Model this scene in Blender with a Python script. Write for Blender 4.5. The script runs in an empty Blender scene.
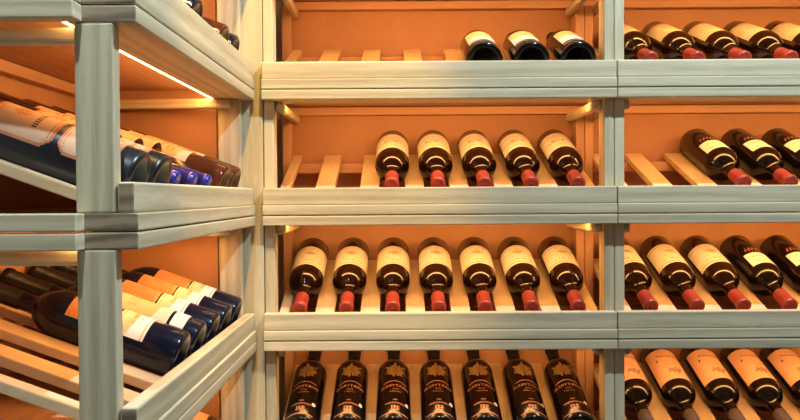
import bpy, bmesh, math, random
from mathutils import Vector, Matrix
random.seed(7)
C = bpy.context.scene.collection
R = math.radians
SC = 0.86            # all lengths below are in units of 0.86 m; the whole place is scaled at the end

# ------------------------------------------------------------------ materials
def newmat(name):
    m = bpy.data.materials.new(name); m.use_nodes = True
    nt = m.node_tree; b = nt.nodes['Principled BSDF']
    return m, nt, b

def wood(name, stretch, c_light, c_dark, rough=.55, ring=.5, spec=.35, fine=1.0):
    m, nt, b = newmat(name); N = nt.nodes; L = nt.links
    tc = N.new('ShaderNodeTexCoord'); oi = N.new('ShaderNodeObjectInfo')
    add = N.new('ShaderNodeVectorMath'); add.operation = 'ADD'
    sc = N.new('ShaderNodeVectorMath'); sc.operation = 'SCALE'; sc.inputs['Scale'].default_value = 17.0
    comb = N.new('ShaderNodeCombineXYZ')
    for i in range(3): L.new(oi.outputs['Random'], comb.inputs[i])
    L.new(comb.outputs[0], sc.inputs[0])
    L.new(tc.outputs['Object'], add.inputs[0]); L.new(sc.outputs[0], add.inputs[1])
    mp = N.new('ShaderNodeMapping'); L.new(add.outputs[0], mp.inputs[0])
    mp.inputs['Scale'].default_value = stretch
    n1 = N.new('ShaderNodeTexNoise'); n1.inputs['Scale'].default_value = 9; n1.inputs['Detail'].default_value = 5
    n1.inputs['Distortion'].default_value = .6
    n2 = N.new('ShaderNodeTexNoise'); n2.inputs['Scale'].default_value = 60; n2.inputs['Detail'].default_value = 3
    n3 = N.new('ShaderNodeTexWave'); n3.wave_type = 'RINGS'; n3.inputs['Scale'].default_value = 3.2
    n3.inputs['Distortion'].default_value = 6; n3.inputs['Detail'].default_value = 2
    for n in (n1, n2, n3): L.new(mp.outputs[0], n.inputs['Vector'])
    mx = N.new('ShaderNodeMix'); mx.data_type = 'FLOAT'; mx.inputs[0].default_value = .45*fine
    L.new(n1.outputs['Fac'], mx.inputs[2]); L.new(n2.outputs['Fac'], mx.inputs[3])
    mx2 = N.new('ShaderNodeMix'); mx2.data_type = 'FLOAT'; mx2.inputs[0].default_value = .22*ring*2
    L.new(mx.outputs[0], mx2.inputs[2]); L.new(n3.outputs['Fac'], mx2.inputs[3])
    cr = N.new('ShaderNodeValToRGB'); e = cr.color_ramp.elements
    e[0].position = .3; e[0].color = (*c_dark, 1); e[1].position = .62; e[1].color = (*c_light, 1)
    L.new(mx2.outputs[0], cr.inputs[0]); L.new(cr.outputs[0], b.inputs['Base Color'])
    bp = N.new('ShaderNodeBump'); bp.inputs['Strength'].default_value = .12; bp.inputs['Distance'].default_value = .001
    L.new(n2.outputs['Fac'], bp.inputs['Height']); L.new(bp.outputs[0], b.inputs['Normal'])
    b.inputs['Roughness'].default_value = rough
    b.inputs['Specular IOR Level'].default_value = spec
    return m

WL, WD = (.70, .61, .40), (.49, .41, .25)
wood_x = wood('oak_along_shelf', (.35, 5, 5), WL, WD)
wood_y = wood('oak_across_shelf', (5, .35, 5), WL, WD)
wood_z = wood('oak_upright', (5, 5, .35), WL, WD)
wood_slat = wood('pale_slat_wood', (5, .35, 1.5), (.76, .57, .34), (.60, .42, .23), ring=.3)
wood_end = wood('dark_end_grain', (1.2, 1.2, 4.5), (.40, .30, .19), (.19, .135, .08), rough=.6, ring=.9)
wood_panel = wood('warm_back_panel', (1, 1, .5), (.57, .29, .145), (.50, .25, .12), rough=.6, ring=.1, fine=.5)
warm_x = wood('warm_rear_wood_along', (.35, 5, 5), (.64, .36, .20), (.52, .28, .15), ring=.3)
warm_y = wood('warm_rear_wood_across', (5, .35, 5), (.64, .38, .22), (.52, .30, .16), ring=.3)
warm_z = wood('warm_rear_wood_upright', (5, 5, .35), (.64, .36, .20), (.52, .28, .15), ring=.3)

def plain(name, col, rough=.5, metal=0, spec=.5, coat=0, noise=0.0, nscale=40):
    m, nt, b = newmat(name)
    b.inputs['Base Color'].default_value = (*col, 1)
    b.inputs['Roughness'].default_value = rough; b.inputs['Metallic'].default_value = metal
    b.inputs['Specular IOR Level'].default_value = spec; b.inputs['Coat Weight'].default_value = coat
    if noise:
        N = nt.nodes; L = nt.links
        tc = N.new('ShaderNodeTexCoord'); n = N.new('ShaderNodeTexNoise'); n.inputs['Scale'].default_value = nscale
        L.new(tc.outputs['Object'], n.inputs['Vector'])
        cr = N.new('ShaderNodeValToRGB'); e = cr.color_ramp.elements
        e[0].position = .35; e[1].position = .65
        e[0].color = (*[c*(1-noise) for c in col], 1); e[1].color = (*[min(1, c*(1+noise)) for c in col], 1)
        L.new(n.outputs['Fac'], cr.inputs[0]); L.new(cr.outputs[0], b.inputs['Base Color'])
    return m

glass_brown = plain('dark_brown_wine_glass', (.016, .0045, .0015), .10, spec=.42, coat=.0, noise=.15)
glass_black = plain('black_wine_glass', (.006, .0035, .003), .13, spec=.42, coat=.0, noise=.15)
glass_blue_glint = plain('dark_glass_blue_glint', (.005, .007, .022), .15, spec=.42, coat=.0, noise=.15)  # blue of the cool highlights is put into this dark glass colour
glass_matte = plain('satin_blue_grey_glass', (.008, .009, .013), .30, spec=.6, noise=.15)
glass_amber = plain('amber_brown_glass', (.07, .020, .008), .12, spec=.42, coat=.0, noise=.15)
cap_red = plain('red_foil', (.40, .050, .030), .38, metal=.25, noise=.12, nscale=60)
cap_brown = plain('brown_foil', (.16, .10, .07), .40, metal=.3, noise=.12)
cap_black = plain('black_foil', (.018, .015, .016), .35, metal=.3, noise=.15)
cap_blue = plain('blue_foil', (.03, .04, .42), .30, metal=.5, noise=.12)
paper = plain('cream_label_paper', (.68, .63, .50), .65, noise=.04, nscale=25)
paper_y = plain('straw_label_paper', (.62, .56, .40), .65, noise=.06, nscale=25)
paper_w = plain('white_label_paper', (.80, .78, .70), .65, noise=.04)
paper_tan = plain('tan_label_paper', (.64, .39, .23), .65, noise=.05)
paper_or = plain('orange_label_paper', (.56, .20, .075), .6, noise=.10, nscale=50)
ink_gold = plain('gold_print', (.60, .33, .10), .4, metal=.4, noise=.1)
ink_olive = plain('olive_print', (.40, .38, .22), .6, noise=.1)
ink_brown = plain('brown_print', (.11, .05, .03), .6, noise=.1)
ink_red = plain('red_print', (.45, .08, .04), .5, noise=.1)
ink_copper = plain('copper_print', (.50, .23, .11), .35, metal=.4, noise=.1)
ink_leaf = plain('leaf_gold_print', (.17, .10, .03), .45, metal=.2, noise=.25, nscale=90)
plaster = plain('warm_grey_plaster', (.42, .38, .33), .85, noise=.05, nscale=8)
floor_m = wood('dark_floor_boards', (.5, 6, 1), (.075, .05, .035), (.04, .028, .02))
ceil_m = plain('white_ceiling_paint', (.70, .69, .66), .9, noise=.03, nscale=6)

def emit(name, col, s):
    m, nt, b = newmat(name)
    b.inputs['Base Color'].default_value = (.8, .7, .5, 1)
    b.inputs['Emission Color'].default_value = (*col, 1); b.inputs['Emission Strength'].default_value = s
    return m
LED = (1.0, .47, .125)
led_m = emit('warm_light_strip', (1.0, .56, .22), 11)

# ------------------------------------------------------------------ mesh helpers
def obj(name, bm, mats, parent=None, smooth=False):
    me = bpy.data.meshes.new(name)
    bmesh.ops.recalc_face_normals(bm, faces=bm.faces)
    bm.to_mesh(me); bm.free()
    for m in (mats if isinstance(mats, (list, tuple)) else [mats]): me.materials.append(m)
    if smooth:
        for p in me.polygons: p.use_smooth = True
    o = bpy.data.objects.new(name, me); C.objects.link(o)
    if parent is not None: o.parent = parent
    return o

def box(bm, a, b, bev=.0018, end=None, mat=None, seg=2):
    """box from corner a to corner b; end = axis whose two end faces take material slot 1"""
    t = bmesh.new()
    bmesh.ops.create_cube(t, size=1)
    for v in t.verts:
        v.co = Vector([a[i] + (v.co[i] + .5)*(b[i]-a[i]) for i in range(3)])
    if bev:
        bmesh.ops.bevel(t, geom=list(t.edges), offset=bev, segments=seg, affect='EDGES', profile=.5)
    t.normal_update()
    if end is not None:
        for f in t.faces:
            if abs(f.normal[end]) > .9: f.material_index = 1
    if mat is not None: t.transform(mat)
    me = bpy.data.meshes.new('tmp'); t.to_mesh(me); t.free()
    bm.from_mesh(me); bpy.data.meshes.remove(me)

def thing(name, label, cat, group=None):
    o = bpy.data.objects.new(name, None); C.objects.link(o)
    o.empty_display_size = .05
    o['label'] = label; o['category'] = cat
    if group: o['group'] = group
    return o

def dup(root, label):
    r = root.copy(); C.objects.link(r); r['label'] = label
    for ch in list(root.children):
        c = ch.copy(); C.objects.link(c); c.parent = r
        for g in list(ch.children):
            d = g.copy(); C.objects.link(d); d.parent = c
            for h in list(g.children):
                e = h.copy(); C.objects.link(e); e.parent = d
    return r

def structure(name, bm, m):
    o = obj(name, bm, m); o['kind'] = 'structure'; return o

# ------------------------------------------------------------------ the rack modules
W = .847; H = .3005; DEP = .405
TH = R(20.0); ct, st = math.cos(TH), math.sin(TH)
SLAT_W = .049; PITCH = .1133
Z0 = .0345
def plane_z(v): return Z0 + (v-.03)*math.tan(TH)

SHIFT = {'middle': -.0015, 'right': .0075, 'left': 0.0}     # slats are not exactly centred in each bay
def make_rack(left=False, shift=0.0):
    t = thing('wine_rack', 'rack', 'wine rack', 'stacked wooden wine rack modules')
    bm = bmesh.new(); box(bm, (0, 0, 0), (W, .083, .0235), .0022, 0); obj('base_board', bm, [wood_x, wood_end], t)
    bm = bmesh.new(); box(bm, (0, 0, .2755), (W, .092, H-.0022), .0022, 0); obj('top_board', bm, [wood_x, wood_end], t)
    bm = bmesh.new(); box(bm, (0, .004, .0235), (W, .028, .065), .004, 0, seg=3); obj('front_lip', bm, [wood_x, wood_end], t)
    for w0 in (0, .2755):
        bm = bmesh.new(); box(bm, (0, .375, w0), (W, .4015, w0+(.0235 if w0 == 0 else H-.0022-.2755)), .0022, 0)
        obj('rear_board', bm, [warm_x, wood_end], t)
        for u in ((0, W-.024) if w0 == 0 else ()):
            bm = bmesh.new()
            box(bm, (u, .083 if w0 == 0 else .104, w0+.0044), (u+.024, .3745, w0+(.0235 if w0 == 0 else H-.0022-.2755)), .0018)
            obj('side_rail', bm, wood_y, t)
    for u in (0, W-.024):
        for v in ((.0305, .083), (.335, .395)):
            bm = bmesh.new(); box(bm, (u, v[0], .0235), (u+.024, v[1], .2755), .003, seg=3)
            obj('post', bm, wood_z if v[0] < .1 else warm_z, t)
        uu = u+.024 if u == 0 else u-.020
        bm = bmesh.new(); box(bm, (uu, .048, .252), (uu+.020, .385, .2755), .007, seg=4)
        obj('side_brace', bm, wood_y, t)
    bm = bmesh.new(); box(bm, (.0005, .0835, .0002), (W-.0005, .3745, .0042), .0006); obj('bottom_panel', bm, warm_x, t)
    # bar that carries the rear ends of the slats
    zb = plane_z(.36)-.0235
    bm = bmesh.new(); box(bm, (.024, .352, zb-.022), (W-.024, .372, zb+.005), .002); obj('slat_support', bm, warm_x, t)
    for i in range(8):
        uc = W/2 + PITCH*(i-3.5) + shift
        ln = .352/ct
        M = Matrix.Translation((uc, .030, Z0)) @ Matrix.Rotation(TH, 4, 'X')
        bm = bmesh.new(); xa = max(-SLAT_W/2, .0245-uc); xb = min(SLAT_W/2, W-.0245-uc)
        box(bm, (xa, 0, -.0165), (xb, ln, 0), .0022, mat=M)
        obj('slat', bm, [wood_slat, wood_slat], t)
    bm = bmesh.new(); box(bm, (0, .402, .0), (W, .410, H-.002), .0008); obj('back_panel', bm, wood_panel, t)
    bm = bmesh.new(); box(bm, (.008, .0925, .2785), (W-.008, .105, .290), .003, seg=3)
    obj('light_strip', bm, led_m, t)
    if left:
        bm = bmesh.new(); box(bm, (W+.0003, .092, .0002), (W+.006, .401, H-.0002), .0004); obj('side_panel', bm, wood_panel, t)
        for w0 in (0, .2755):
            bm = bmesh.new(); box(bm, (-.030, .071, w0+.0004), (-.0004, .402, w0+(.0235 if w0 == 0 else H-.0022-.2755)), .0018)
            obj('end_rail', bm, wood_y, t)
    return t

SEAM = [.268, -.0325, -.3330, -.6335]
SHELF = ['top', 'second', 'third', 'bottom']
BACK_Y = 1.9167
PLACE = {'middle': (Vector((-.3455, BACK_Y, 0)), 0), 'right': (Vector((.5025, BACK_Y, 0)), 0),
         'left': (Vector((-.364, 1.086, 0)), R(90))}
PR = {'middle': make_rack(False, SHIFT['middle']), 'right': make_rack(False, SHIFT['right']), 'left': make_rack(True)}
used = set()
for bay in ('middle', 'right', 'left'):
    for k in (0, 1, 2, 3, -1):
        src = PR[bay]
        where = {'middle': 'middle bay of back wall', 'right': 'right bay of back wall', 'left': 'left side unit'}[bay]
        pos = {-1: 'cut off above the picture', 0: 'topmost whole one', 1: 'second from top', 2: 'third from top', 3: 'lowest'}[k]
        lab = 'pale slatted wooden wine rack module, %s, %s' % (where, pos)
        if src.name in used: o = dup(src, lab)
        else: o = src; used.add(src.name); o['label'] = lab
        loc, rz = PLACE[bay]
        o.location = loc + Vector((0, 0, SEAM[k] if k >= 0 else SEAM[0]+H)); o.rotation_euler = (0, 0, rz)
        if k < 0: continue
        # the warm strip under the front board really lights the module
        ld = bpy.data.lights.new('strip_light', 'AREA'); ld.shape = 'RECTANGLE'
        ld.size = .74*SC; ld.size_y = .012*SC; ld.color = LED; ld.energy = (.9 if bay == 'left' else 1.15)*(.72 if k == 3 else 1)
        lo = bpy.data.objects.new('strip_light', ld); C.objects.link(lo)
        Mz = Matrix.Translation(o.location) @ Matrix.Rotation(rz, 4, 'Z')
        d = Vector((0, .50, -.86)).normalized()
        z = -d; x = Vector((1, 0, 0)); y = z.cross(x)
        Rm = Matrix((x, y, z)).transposed().to_4x4()
        lo.matrix_world = Mz @ Matrix.Translation((W/2, .106, .280)) @ Rm

# ------------------------------------------------------------------ bottles (local z = axis from base to mouth, local y = the side lying uppermost)
def lathe(prof, n=40):
    bm = bmesh.new(); rings = []
    for z, r in prof:
        if r < 1e-5: rings.append([bm.verts.new((0, 0, z))])
        else: rings.append([bm.verts.new((r*math.cos(2*math.pi*i/n), r*math.sin(2*math.pi*i/n), z)) for i in range(n)])
    for a, b in zip(rings, rings[1:]):
        if len(a) == 1 and len(b) == 1: continue
        for i in range(n):
            j = (i+1) % n
            if len(a) == 1: bm.faces.new((a[0], b[i], b[j]))
            elif len(b) == 1: bm.faces.new((a[i], a[j], b[0]))
            else: bm.faces.new((a[i], a[j], b[j], b[i]))
    return bm

def wrap(r, ang, t): # ang measured from the upper side, positive clockwise seen from the base => reads left to right with the neck up
    return Vector((r*math.sin(ang), r*math.cos(ang), t))

def patch(r, a0, a1, t0, t1, na, nt, paint=None, mask=None):
    bm = bmesh.new()
    V = [[bm.verts.new(wrap(r, a0+(a1-a0)*i/na, t0+(t1-t0)*j/nt)) for i in range(na+1)] for j in range(nt+1)]
    for j in range(nt):
        for i in range(na):
            u = (i+.5)/na*2-1; v = (j+.5)/nt
            if mask and not mask(u, v): continue
            f = bm.faces.new((V[j][i], V[j][i+1], V[j+1][i+1], V[j+1][i]))
            if paint: f.material_index = paint(u, v)
    for v in [v for v in bm.verts if not v.link_faces]: bm.verts.remove(v)
    return bm

def lettering(text, size, r, tc, m, parent, squeeze=1.0, bow=0.0):
    cu = bpy.data.curves.new('txt', 'FONT'); cu.body = text; cu.size = size
    cu.align_x = 'CENTER'; cu.align_y = 'CENTER'; cu.resolution_u = 3
    to = bpy.data.objects.new('txt', cu); C.objects.link(to)
    bpy.context.view_layer.update()
    dg = bpy.context.evaluated_depsgraph_get()
    me = bpy.data.meshes.new_from_object(to.evaluated_get(dg))
    bpy.data.objects.remove(to); bpy.data.curves.remove(cu)
    bm = bmesh.new(); bm.from_mesh(me); bpy.data.meshes.remove(me)
    bmesh.ops.triangulate(bm, faces=bm.faces)
    bmesh.ops.subdivide_edges(bm, edges=[e for e in bm.edges if e.calc_length() > size*.35], cuts=1)
    for v in bm.verts:
        a = v.co.x*squeeze/r
        v.co = wrap(r, a, tc + v.co.y - bow*(v.co.x/(.05))**2)
    return obj('lettering', bm, m, parent)

def body_profile(L, tb, ts, r, rn=.0160):
    p = [(.022, 0), (.020, .008), (.014, .018), (.007, .026), (.0025, .0315), (.0004, .0345), (0, .037), (.0008, .040), (.003, .0432*r/.0445), (.007, r)]
    p += [(tb*.5, r), (tb, r)]
    for k in range(1, 9):
        q = k/8; e = .5-.5*math.cos(math.pi*q)
        # round shoulder, then a short concave run into the neck
        rr = rn + (r-rn)*(math.cos(q*math.pi/2)**.75 if q < 1 else 0)
        p.append((tb+(ts-tb)*q, rr))
    p += [(ts+.02, rn-.0006), (L-.003, rn-.0006), (L-.003, 0)]
    return p

def cap_profile(L, t0, r=.0168):
    return [(t0, r-.0006), (t0+.001, r), (L-.016, r-.0004), (L-.0155, r+.0012), (L-.004, r+.0012), (L-.0015, r-.0004),
            (L, r-.004), (L-.0005, r-.006), (L-.0015, r-.008), (L-.0015, .003), (L-.0005, .002), (L-.0005, 0)]

SHORT = dict(L=.3475, tb=.196, ts=.245, tc=.283, r=.0445)
LONG = dict(L=.385, tb=.208, ts=.265, tc=.290, r=.0445)
TALL = dict(L=.385, tb=.245, ts=.300, tc=.315, r=.0445)

def make_bottle(shape, glass, cap, build):
    t = thing('wine_bottle', 'bottle', 'wine bottle')
    s = shape
    body = obj('bottle_glass', lathe(body_profile(s['L'], s['tb'], s['ts'], s['r'])), glass, t, True)
    cp = obj('foil_capsule', lathe(cap_profile(s['L'], s['tc']), 32), cap, t, True)
    build(t, s)
    return t

def add_label(t, r, a, t0, t1, mats, paint=None, mask=None, na=40, nt=28, name='label', ac=0):
    return obj(name, patch(r+.0005, R(ac-a), R(ac+a), t0, t1, na, nt, paint, mask), mats, t)

def lab_chateau(t, s):      # cream label with a small engraved scene and thin lines
    def paint(u, v):
        if v < .05 or v > .95: return 0
        if .085 < v < .11 or .89 < v < .915: return 1
        if .70 < v < .77 and abs(u) < .55 and int(abs(u)*40) % 3: return 2
        if .30 < v < .48 and abs(u) < .20+.1*math.sin(v*40): return 1 if (int(u*37)+int(v*31)) % 2 else 2
        if .56 < v < .62 and abs(u) < .34 and int(abs(u)*36) % 2: return 2
        if .17 < v < .205 and abs(u) < .4 and int(abs(u)*50) % 2: return 2
        return 0
    add_label(t, s['r'], 80, .069, .183, [paper, ink_gold, ink_olive], paint)

def lab_scrawl(t, s):       # cream label with gold edge line and a dark red flourish
    def paint(u, v):
        if .80 < v < .835: return 1
        if .55 < v < .60 and int(abs(u)*30) % 4: return 2 if abs(u) < .3 else 1
        if .38 < v < .55 and abs(v-.46-.05*math.sin(u*16)) < .03 and abs(u) < .38: return 3
        if .20 < v < .24: return 1
        return 0
    add_label(t, s['r'], 76, .048, .176, [paper, ink_gold, ink_olive, ink_red], paint)

def lab_straw(t, s):        # straw coloured label, gold patch to one side
    def paint(u, v):
        if .06 < v < .10: return 1
        if v > .93: return 0
        if .55 < v < .62 and abs(u) < .5 and int(abs(u)*36) % 3: return 2
        if .34 < v < .42 and abs(u+.1) < .3 and int(abs(u)*44) % 3: return 1
        if .70 < v < .76 and abs(u) < .3 and int(abs(u)*50) % 2: return 2
        return 0
    add_label(t, s['r'], 76, .056, .188, [paper_y, ink_gold, ink_olive], paint)

def lab_small(t, s):        # small white label, gold script between label and base
    def paint(u, v):
        if .7 < v < .78 and abs(u) < .6 and int(abs(u)*28) % 3: return 1
        if .3 < v < .36 and abs(u) < .6 and int(abs(u)*34) % 3: return 1
        return 0
    add_label(t, s['r'], 50, .125, .190, [paper_w, ink_olive], paint)
    def mask(u, v):
        w = .5+.28*math.sin(u*19)+.14*math.sin(u*43)
        return abs(v-w) < .26 and int((u+1)*17) % 5 != 0
    add_label(t, s['r'], 36, .092, .114, ink_copper, None, mask, 70, 12, 'printed_script')

def lab_large_tan(t, s):    # big tan label, curved line of small writing and a dark ink emblem
    blobs = [(-.16, .70, .10), (-.04, .76, .085), (.06, .69, .11), (.17, .75, .09), (.27, .68, .08), (-.25, .75, .06), (.12, .80, .05)]
    def paint(u, v):
        for bu, bv, br in blobs:
            q = math.hypot(u-bu, (v-bv)*1.5)
            if q < br*.85 and not (abs(q-br*.4) < br*.12): return 1
        w = .13+.11*(1-u*u*2)
        if abs(v-w) < .02 and abs(u) < .5 and int((u+1)*30) % 3: return 1
        if (u+.55)**2*1.2+(v-.34)**2 < .0022: return 1
        if .50 < v < .53 and abs(u) < .3 and int((u+1)*38) % 2: return 2
        return 0
    add_label(t, s['r'], 76, .048, .190, [paper_tan, ink_brown, paper_or], paint, na=110, nt=60)

def maple(u, v):
    a = math.atan2(u, v); rr = math.hypot(u, v)
    tips = [0, 52, 105, 152]; best = 0
    for tp, amp in zip(tips, (1, .98, .85, .55)):
        for sg in (1, -1):
            d = abs((math.degrees(a)-sg*tp+180) % 360-180)
            best = max(best, amp*max(.62, 1-d/42))
    best = max(best, .70)+.07*math.sin(a*13+1)+.05*math.sin(a*7)
    return rr < best*1.0 and not (abs(u) < .03 and v < -.4)

def lab_leaf(t, s):         # dark bottle printed in gold and copper
    add_label(t, s['r']-.0002, 44, .170, .244, ink_leaf, None, lambda u, v: maple(u, v*2-1), 48, 40, 'leaf_emblem')
    def arc(u, v): return abs(v-.2-.6*(1-u*u)) < .10
    a = add_label(t, s['r'], 40, .146, .160, ink_copper, None, arc, 60, 10, 'printed_arch')
    lettering('MARTYRIUS', .0150, s['r']+.0005, .136, ink_copper, a, 1.0, .008)
    lettering('AOC', .0085, s['r']+.0005, .121, ink_copper, a)
    lettering('WINERY', .0080, s['r']+.0005, .110, ink_copper, a)
    def low(u, v):
        if .84 < v < .93: return abs(u) < .16 and int(abs(u)*60) % 2 == 0
        if .62 < v < .76: return abs(v-.69+.08*u*u) < .05 and abs(u) < .75 and int((u+1)*44) % 5 != 0
        if .25 < v < .55: return abs(u) < .30 and math.sin(u*31)+math.sin(v*60+u*9) > -.4
        if .02 < v < .14: return abs(v-.08+.05*u*u) < .035
        return False
    b = add_label(t, s['r'], 46, .014, .082, ink_copper, None, low, 80, 50, 'printed_band')
    add_label(b, s['r'], 7, .058, .072, paper_w, None, lambda u, v: u*u+(2*v-1)**2 < 1, 16, 16, 'round_sticker', ac=-42)

def lab_end(t, s):          # seen from its base: cream label, thin line near the base
    def paint(u, v):
        if .82 < v < .86 or .10 < v < .14: return 1
        if .4 < v < .48 and abs(u) < .6 and int(abs(u)*30) % 3: return 2
        if .58 < v < .64 and abs(u) < .4 and int(abs(u)*40) % 3: return 2
        return 0
    add_label(t, s['r'], 62, .045, .170, [paper, ink_gold, ink_olive], paint, ac=-14)
    add_label(t, s['r'], 62, .028, .031, [paper], name='label_band', ac=-14, nt=2)

def lab_orange(t, s):       # patterned orange panel towards the neck, white panel towards the base
    def paint(u, v):
        if v < .035 or v > .965 or abs(u) > .97: return 1
        if abs(math.sin(u*13+math.sin(v*21)*1.6)*math.cos(v*26+u*3)) > .80: return 1
        return 0
    add_label(t, s['r'], 66, .122, .199, [paper_or, ink_gold], paint, na=60, nt=40)
    def paint2(u, v):
        if .08 < v < .11 or .89 < v < .92: return 1
        if .5 < v < .62 and abs(u) < .5 and abs(math.sin(u*30)) > .5: return 2
        if .30 < v < .36 and abs(u) < .4 and int(abs(u)*40) % 2: return 2
        return 0
    add_label(t, s['r'], 66, .062, .118, [paper_w, ink_gold, ink_olive], paint2, name='lower_label')

def lab_pale(t, s):         # long pale green white label
    def paint(u, v):
        if .48 < v < .60 and abs(u) < .5 and abs(math.sin(u*24)) > .5: return 1
        if .72 < v < .75: return 1
        return 0
    add_label(t, s['r'], 66, .062, .199, [paper_y, ink_olive], paint)
    add_label(t, s['r'], 50, .030, .056, [paper_w], name='lower_label', nt=4)

def lab_octagon(t, s):      # tan label with clipped corners and a crest, a second one nearer the base
    def shape(u, v, k=.28):
        return abs(u)+abs(2*v-1) < 2-k
    def paint(u, v):
        if not shape(u, v, .40) or abs(u) > .90 or v < .05 or v > .95: return 1
        if not shape(u, v, .46) or abs(u) > .85 or v < .075 or v > .925: return 0
        if not shape(u, v, .50) or abs(u) > .82 or v < .09 or v > .91: return 1
        x, y = u, (v-.62)*1.8
        if x*x+y*y < .05: return 1 if math.sin(x*40)*math.sin(y*40) > -.3 else 0
        if .30 < v < .38 and abs(u) < .5 and int(abs(u)*30) % 3: return 2
        return 0
    add_label(t, s['r'], 62, .118, .215, [paper_tan, paper_or, ink_brown], paint, shape, 60, 40)
    add_label(t, s['r'], 62, .028, .110, [paper_tan, paper_or, ink_brown], paint, shape, 60, 40, 'lower_label')

def lab_plaincream(t, s):   # long tan label in two panels
    def paint(u, v):
        if .44 < v < .46: return 1
        if .1 < v < .4 and abs(u) < .6 and int(v*60) % 4 == 0: return 1
        if .6 < v < .8 and abs(u) < .4 and abs(math.sin(u*25)) > .6: return 1
        return 0
    add_label(t, s['r'], 52, .085, .225, [paper_tan, paper_or], paint)

MAKE = {
 'chateau': lambda: make_bottle(SHORT, glass_brown, cap_red, lab_chateau),
 'scrawl':  lambda: make_bottle(SHORT, glass_brown, cap_red, lab_scrawl),
 'straw':   lambda: make_bottle(SHORT, glass_brown, cap_red, lab_straw),
 'small':   lambda: make_bottle(SHORT, glass_black, cap_red, lab_small),
 'tan':     lambda: make_bottle(SHORT, glass_black, cap_brown, lab_large_tan),
 'leaf':    lambda: make_bottle(TALL, glass_black, cap_black, lab_leaf),
 'end':     lambda: make_bottle(SHORT, glass_black, cap_black, lab_end),
 'orange':  lambda: make_bottle(LONG, glass_blue_glint, cap_black, lab_orange),
 'pale':    lambda: make_bottle(LONG, glass_blue_glint, cap_black, lab_pale),
 'octagon': lambda: make_bottle(TALL, glass_matte, cap_black, lab_octagon),
 'blue':    lambda: make_bottle(SHORT, glass_amber, cap_blue, lab_plaincream),
 'buff':    lambda: make_bottle(SHORT, glass_brown, cap_brown, lab_straw),
 'amber':   lambda: make_bottle(TALL, glass_amber, cap_black, lab_plaincream),
}
SHAPE = {k: (TALL if k in ('leaf', 'octagon', 'amber') else LONG if k in ('orange', 'pale') else SHORT) for k in MAKE}
protos = {}
def bottle(kind, bay, k, j, end, label, group, roll=0.0, push=0.0):
    """end = 'neck' or 'base': which end points at the aisle"""
    if kind not in protos: o = protos[kind] = MAKE[kind](); o['label'] = label
    else: o = dup(protos[kind], label)
    o['group'] = group
    s = SHAPE[kind]; r = s['r']; g = (PITCH-SLAT_W)/2
    h = math.sqrt(r*r-g*g)+.0008
    def P(q): return Vector((W/2+PITCH*(j-3)+SHIFT[bay], .03+q*ct-h*st, Z0+q*st+h*ct))
    up = Vector((0, -st, ct)); ax = Vector((0, ct, st))
    if end == 'neck': base = P(.0175+s['L']+push); z = -ax
    else: base = P(.0140+push); z = ax
    y = up; x = y.cross(z)
    M = Matrix((x, y, z)).transposed().to_4x4()
    loc, rz = PLACE[bay]
    o.matrix_world = (Matrix.Translation(loc+Vector((0, 0, SEAM[k]))) @ Matrix.Rotation(rz, 4, 'Z')
                      @ Matrix.Translation(base) @ M @ Matrix.Rotation(roll, 4, 'Z'))
    return o

ORD = ['first', 'second', 'third', 'fourth', 'fifth', 'sixth', 'seventh']
def pos(i, n):
    if i == 0: return 'leftmost'
    if i == n-1: return 'rightmost'
    return ORD[i]+' from left'
def rowof(kind, bay, k, js, end, desc, where, group, roll=0.0, names=None):
    for i, j in enumerate(js):
        p = names[i] if names else pos(i, len(js))
        bottle(kind, bay, k, j, end, '%s, %s %s' % (desc, p, where), group, R(roll+random.uniform(-7, 7)))

# middle bay
rowof('end', 'middle', 0, (4, 5, 6), 'base', 'cream labelled bottle lying base outwards',  'on top middle shelf',
      'bottles on the top middle shelf', 0, ['leftmost', 'centre one', 'rightmost'])
rowof('scrawl', 'middle', 1, (2, 3, 4, 5, 6), 'neck', 'red capped bottle with cream label', 'on second middle shelf',
      'bottles on the second middle shelf', 4)
rowof('chateau', 'middle', 2, range(7), 'neck', 'red capped bottle with pale cream label', 'on third middle shelf',
      'bottles on the third middle shelf')
rowof('leaf', 'middle', 3, range(7), 'base', 'black bottle printed with a gold leaf', 'on bottom middle shelf',
      'bottles on the bottom middle shelf')
# right bay
rn = ['leftmost', 'second from left', 'third from left', 'fourth from left', 'last at picture edge']
rowof('straw', 'right', 0, range(5), 'neck', 'red capped bottle with straw coloured label', 'on top right shelf',
      'bottles on the top right shelf', -3, rn)
rowof('small', 'right', 1, (2, 3, 4), 'neck', 'red capped bottle with small white label', 'on second right shelf',
      'bottles on the second right shelf', 0, ['beside bare slats', 'middle of three', 'last at picture edge'])
rowof('chateau', 'right', 2, (0, 1, 2), 'neck', 'red capped bottle with wide cream label', 'on third right shelf',
      'cream labelled bottles on the third right shelf', 0, rn[:3])
rowof('small', 'right', 2, (3, 4), 'neck', 'dark red capped bottle with small white label', 'on third right shelf',
      'small labelled bottles on the third right shelf', 0, ['beside cream labelled ones', 'last at picture edge'])
rowof('tan', 'right', 3, range(5), 'neck', 'dark bottle with big tan label', 'on bottom right shelf',
      'bottles on the bottom right shelf', -6, rn)
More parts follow.
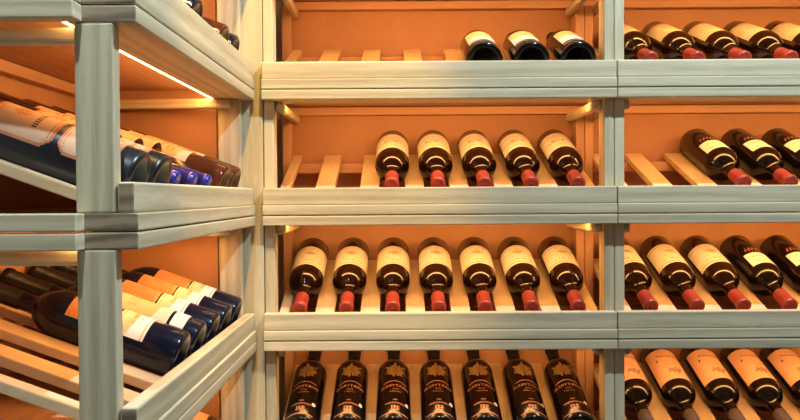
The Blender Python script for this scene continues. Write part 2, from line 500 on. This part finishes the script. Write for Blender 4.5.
# left unit
bottle('orange', 'left', 0, 6, 'base', 'dark bottle base outwards, nearest the corner on the top left shelf', 'bottles on the top left shelf')
bottle('amber', 'left', 0, 5, 'base', 'dark bottle base outwards, second from the corner on the top left shelf', 'bottles on the top left shelf')
bottle('buff', 'left', 0, 4, 'neck', 'bottle with straw label on the top left shelf, third from the corner', 'bottles on the top left shelf')
bottle('orange', 'left', 0, 3, 'base', 'dark bottle on the top left shelf, cut by the upper picture edge', 'bottles on the top left shelf')
bottle('octagon', 'left', 1, 0, 'base', 'satin black bottle with crested tan label, in front on the second left shelf', 'satin bottles on the second left shelf', R(-24), -.006)
bottle('octagon', 'left', 1, 1, 'base', 'satin black bottle just behind the nearest one, second left shelf', 'satin bottles on the second left shelf', R(-22), -.004)
for j, p in zip((2, 3, 4), ('nearest', 'middle', 'farthest')):
    bottle('blue', 'left', 1, j, 'neck', 'bottle with shiny blue cap, %s of three on the second left shelf' % p, 'blue capped bottles')
bottle('amber', 'left', 1, 5, 'base', 'brown bottle with long tan label, beside the blue caps', 'brown bottles on the second left shelf', R(-8))
bottle('amber', 'left', 1, 6, 'base', 'brown bottle base outwards, nearest the corner on the second left shelf', 'brown bottles on the second left shelf', R(-8))
for i, j in enumerate((2, 3, 4, 5, 6)):
    kind = 'pale' if j in (3,) else 'orange'
    desc = 'dark bottle with long pale label' if kind == 'pale' else 'dark bottle with orange and white label'
    bottle(kind, 'left', 2, j, 'base', '%s, %s on third left shelf' % (desc, ['nearest to the bare slats', 'second in line', 'third in line', 'fourth in line', 'nearest the corner'][i]),
           'bottles on the third left shelf', R(-6+3*i))
for i, j in enumerate((5, 6)):
    bottle('amber', 'left', 3, j, 'base', 'bottle with tan label on the bottom left shelf, %s' % ['second from corner', 'nearest the corner'][i],
           'bottles on the bottom left shelf')

# ------------------------------------------------------------------ the room
FL = SEAM[3]-.42; CE = 1.72
bm = bmesh.new(); box(bm, (-2.2, -2.5, FL-.05), (3.2, 3.0, FL), 0); structure('floor', bm, floor_m)
bm = bmesh.new(); box(bm, (-2.2, -2.5, CE), (3.2, 3.0, CE+.05), 0); structure('ceiling', bm, ceil_m)
bm = bmesh.new(); box(bm, (-2.2, BACK_Y+.4115, FL), (3.2, BACK_Y+.5, CE), 0); structure('wall_back', bm, plaster)
bm = bmesh.new(); box(bm, (-.90, -2.5, FL), (-.776, BACK_Y+.4115, CE), 0); structure('wall_left', bm, plaster)
bm = bmesh.new(); box(bm, (-.455, 1.9425, FL), (-.347, 1.962, CE), .002); structure('trim_1', bm, wood_z)
bm = bmesh.new(); box(bm, (-.3455, BACK_Y+.03, FL), (.5025+W, BACK_Y+.405, SEAM[3]-.0005), .003); structure('trim_2', bm, wood_x)
bm = bmesh.new(); box(bm, (-.77, 1.10, FL), (-.394, 1.925, SEAM[3]-.0005), .003); structure('trim_3', bm, wood_y)

# ------------------------------------------------------------------ lights
def spot(loc, aim, energy, col, size, ang=120):
    ld = bpy.data.lights.new('ceiling_spot', 'SPOT'); ld.energy = energy; ld.color = col
    ld.shadow_soft_size = size*SC; ld.spot_size = R(ang); ld.spot_blend = .6
    o = bpy.data.objects.new('ceiling_spot', ld); C.objects.link(o)
    o.location = loc; d = Vector(aim)-Vector(loc); o.rotation_euler = d.to_track_quat('-Z', 'Y').to_euler()
spot((-.05, 1.14, 1.62), (-.42, 1.9, -.1), 105, (1, .60, .15), .022, 42)
spot((.85, 1.02, 1.64), (.7, 1.9, -.2), 135, (.68, .86, 1.0), .022, 130)
def area(loc, aim, sx, sy, energy, col):
    ld = bpy.data.lights.new('cool_fill', 'AREA'); ld.shape = 'RECTANGLE'; ld.size = sx*SC; ld.size_y = sy*SC
    ld.energy = energy; ld.color = col
    o = bpy.data.objects.new('cool_fill', ld); C.objects.link(o)
    o.location = loc; d = Vector(aim)-Vector(loc); o.rotation_euler = d.to_track_quat('-Z', 'Y').to_euler()
area((1.1, -1.5, .9), (-.2, 1.6, 0), .9, 1.1, 4, (.55, .75, 1.0))  # added soft cool fill from behind the camera, no real window
spot((-.30, .30, 1.64), (-.45, 1.08, 0), 78, (.74, .90, 1.0), .03, 44)  # extra narrow spot, added to brighten the near post of the left unit
w = bpy.data.worlds.new('room_air'); bpy.context.scene.world = w; w.use_nodes = True
bg = w.node_tree.nodes['Background']; bg.inputs[0].default_value = (1.0, .84, .58, 1); bg.inputs[1].default_value = .09

# ------------------------------------------------------------------ scale everything to metres and stand the floor at z = 0
bpy.context.view_layer.update()
seen = set()
for o in list(bpy.data.objects):
    if o.type == 'MESH' and o.data.name not in seen:
        seen.add(o.data.name); o.data.transform(Matrix.Scale(SC, 4))
for o in list(bpy.data.objects):
    if o.parent is None:
        o.location = (o.location - Vector((0, 0, FL)))*SC
        if o.type == 'MESH':      # top-level meshes of the setting: their coordinates carry the place already
            pass
# ------------------------------------------------------------------ camera
cam = bpy.data.cameras.new('camera'); co = bpy.data.objects.new('camera', cam); C.objects.link(co)
px, py, pz, yaw, pit, rol, f = -.0177, .0430, .0113, -.0003, .01768, -.0064, 786.9
cam.sensor_width = 36; cam.lens = 36*f/800; cam.clip_start = .05
fwd = Vector((-math.sin(yaw)*math.cos(pit), math.cos(yaw)*math.cos(pit), -math.sin(pit)))
r = Vector((math.cos(yaw), math.sin(yaw), 0)); u = r.cross(fwd)
r2 = math.cos(rol)*r+math.sin(rol)*u; u2 = -math.sin(rol)*r+math.cos(rol)*u
co.matrix_world = Matrix.Translation((Vector((px, py, pz))-Vector((0, 0, FL)))*SC) @ Matrix((r2, u2, -fwd)).transposed().to_4x4()
S = bpy.context.scene; S.camera = co
S.view_settings.view_transform = 'Standard'; S.view_settings.look = 'None'
S.view_settings.gamma = 1; S.view_settings.use_curve_mapping = False
S.view_settings.exposure = 0
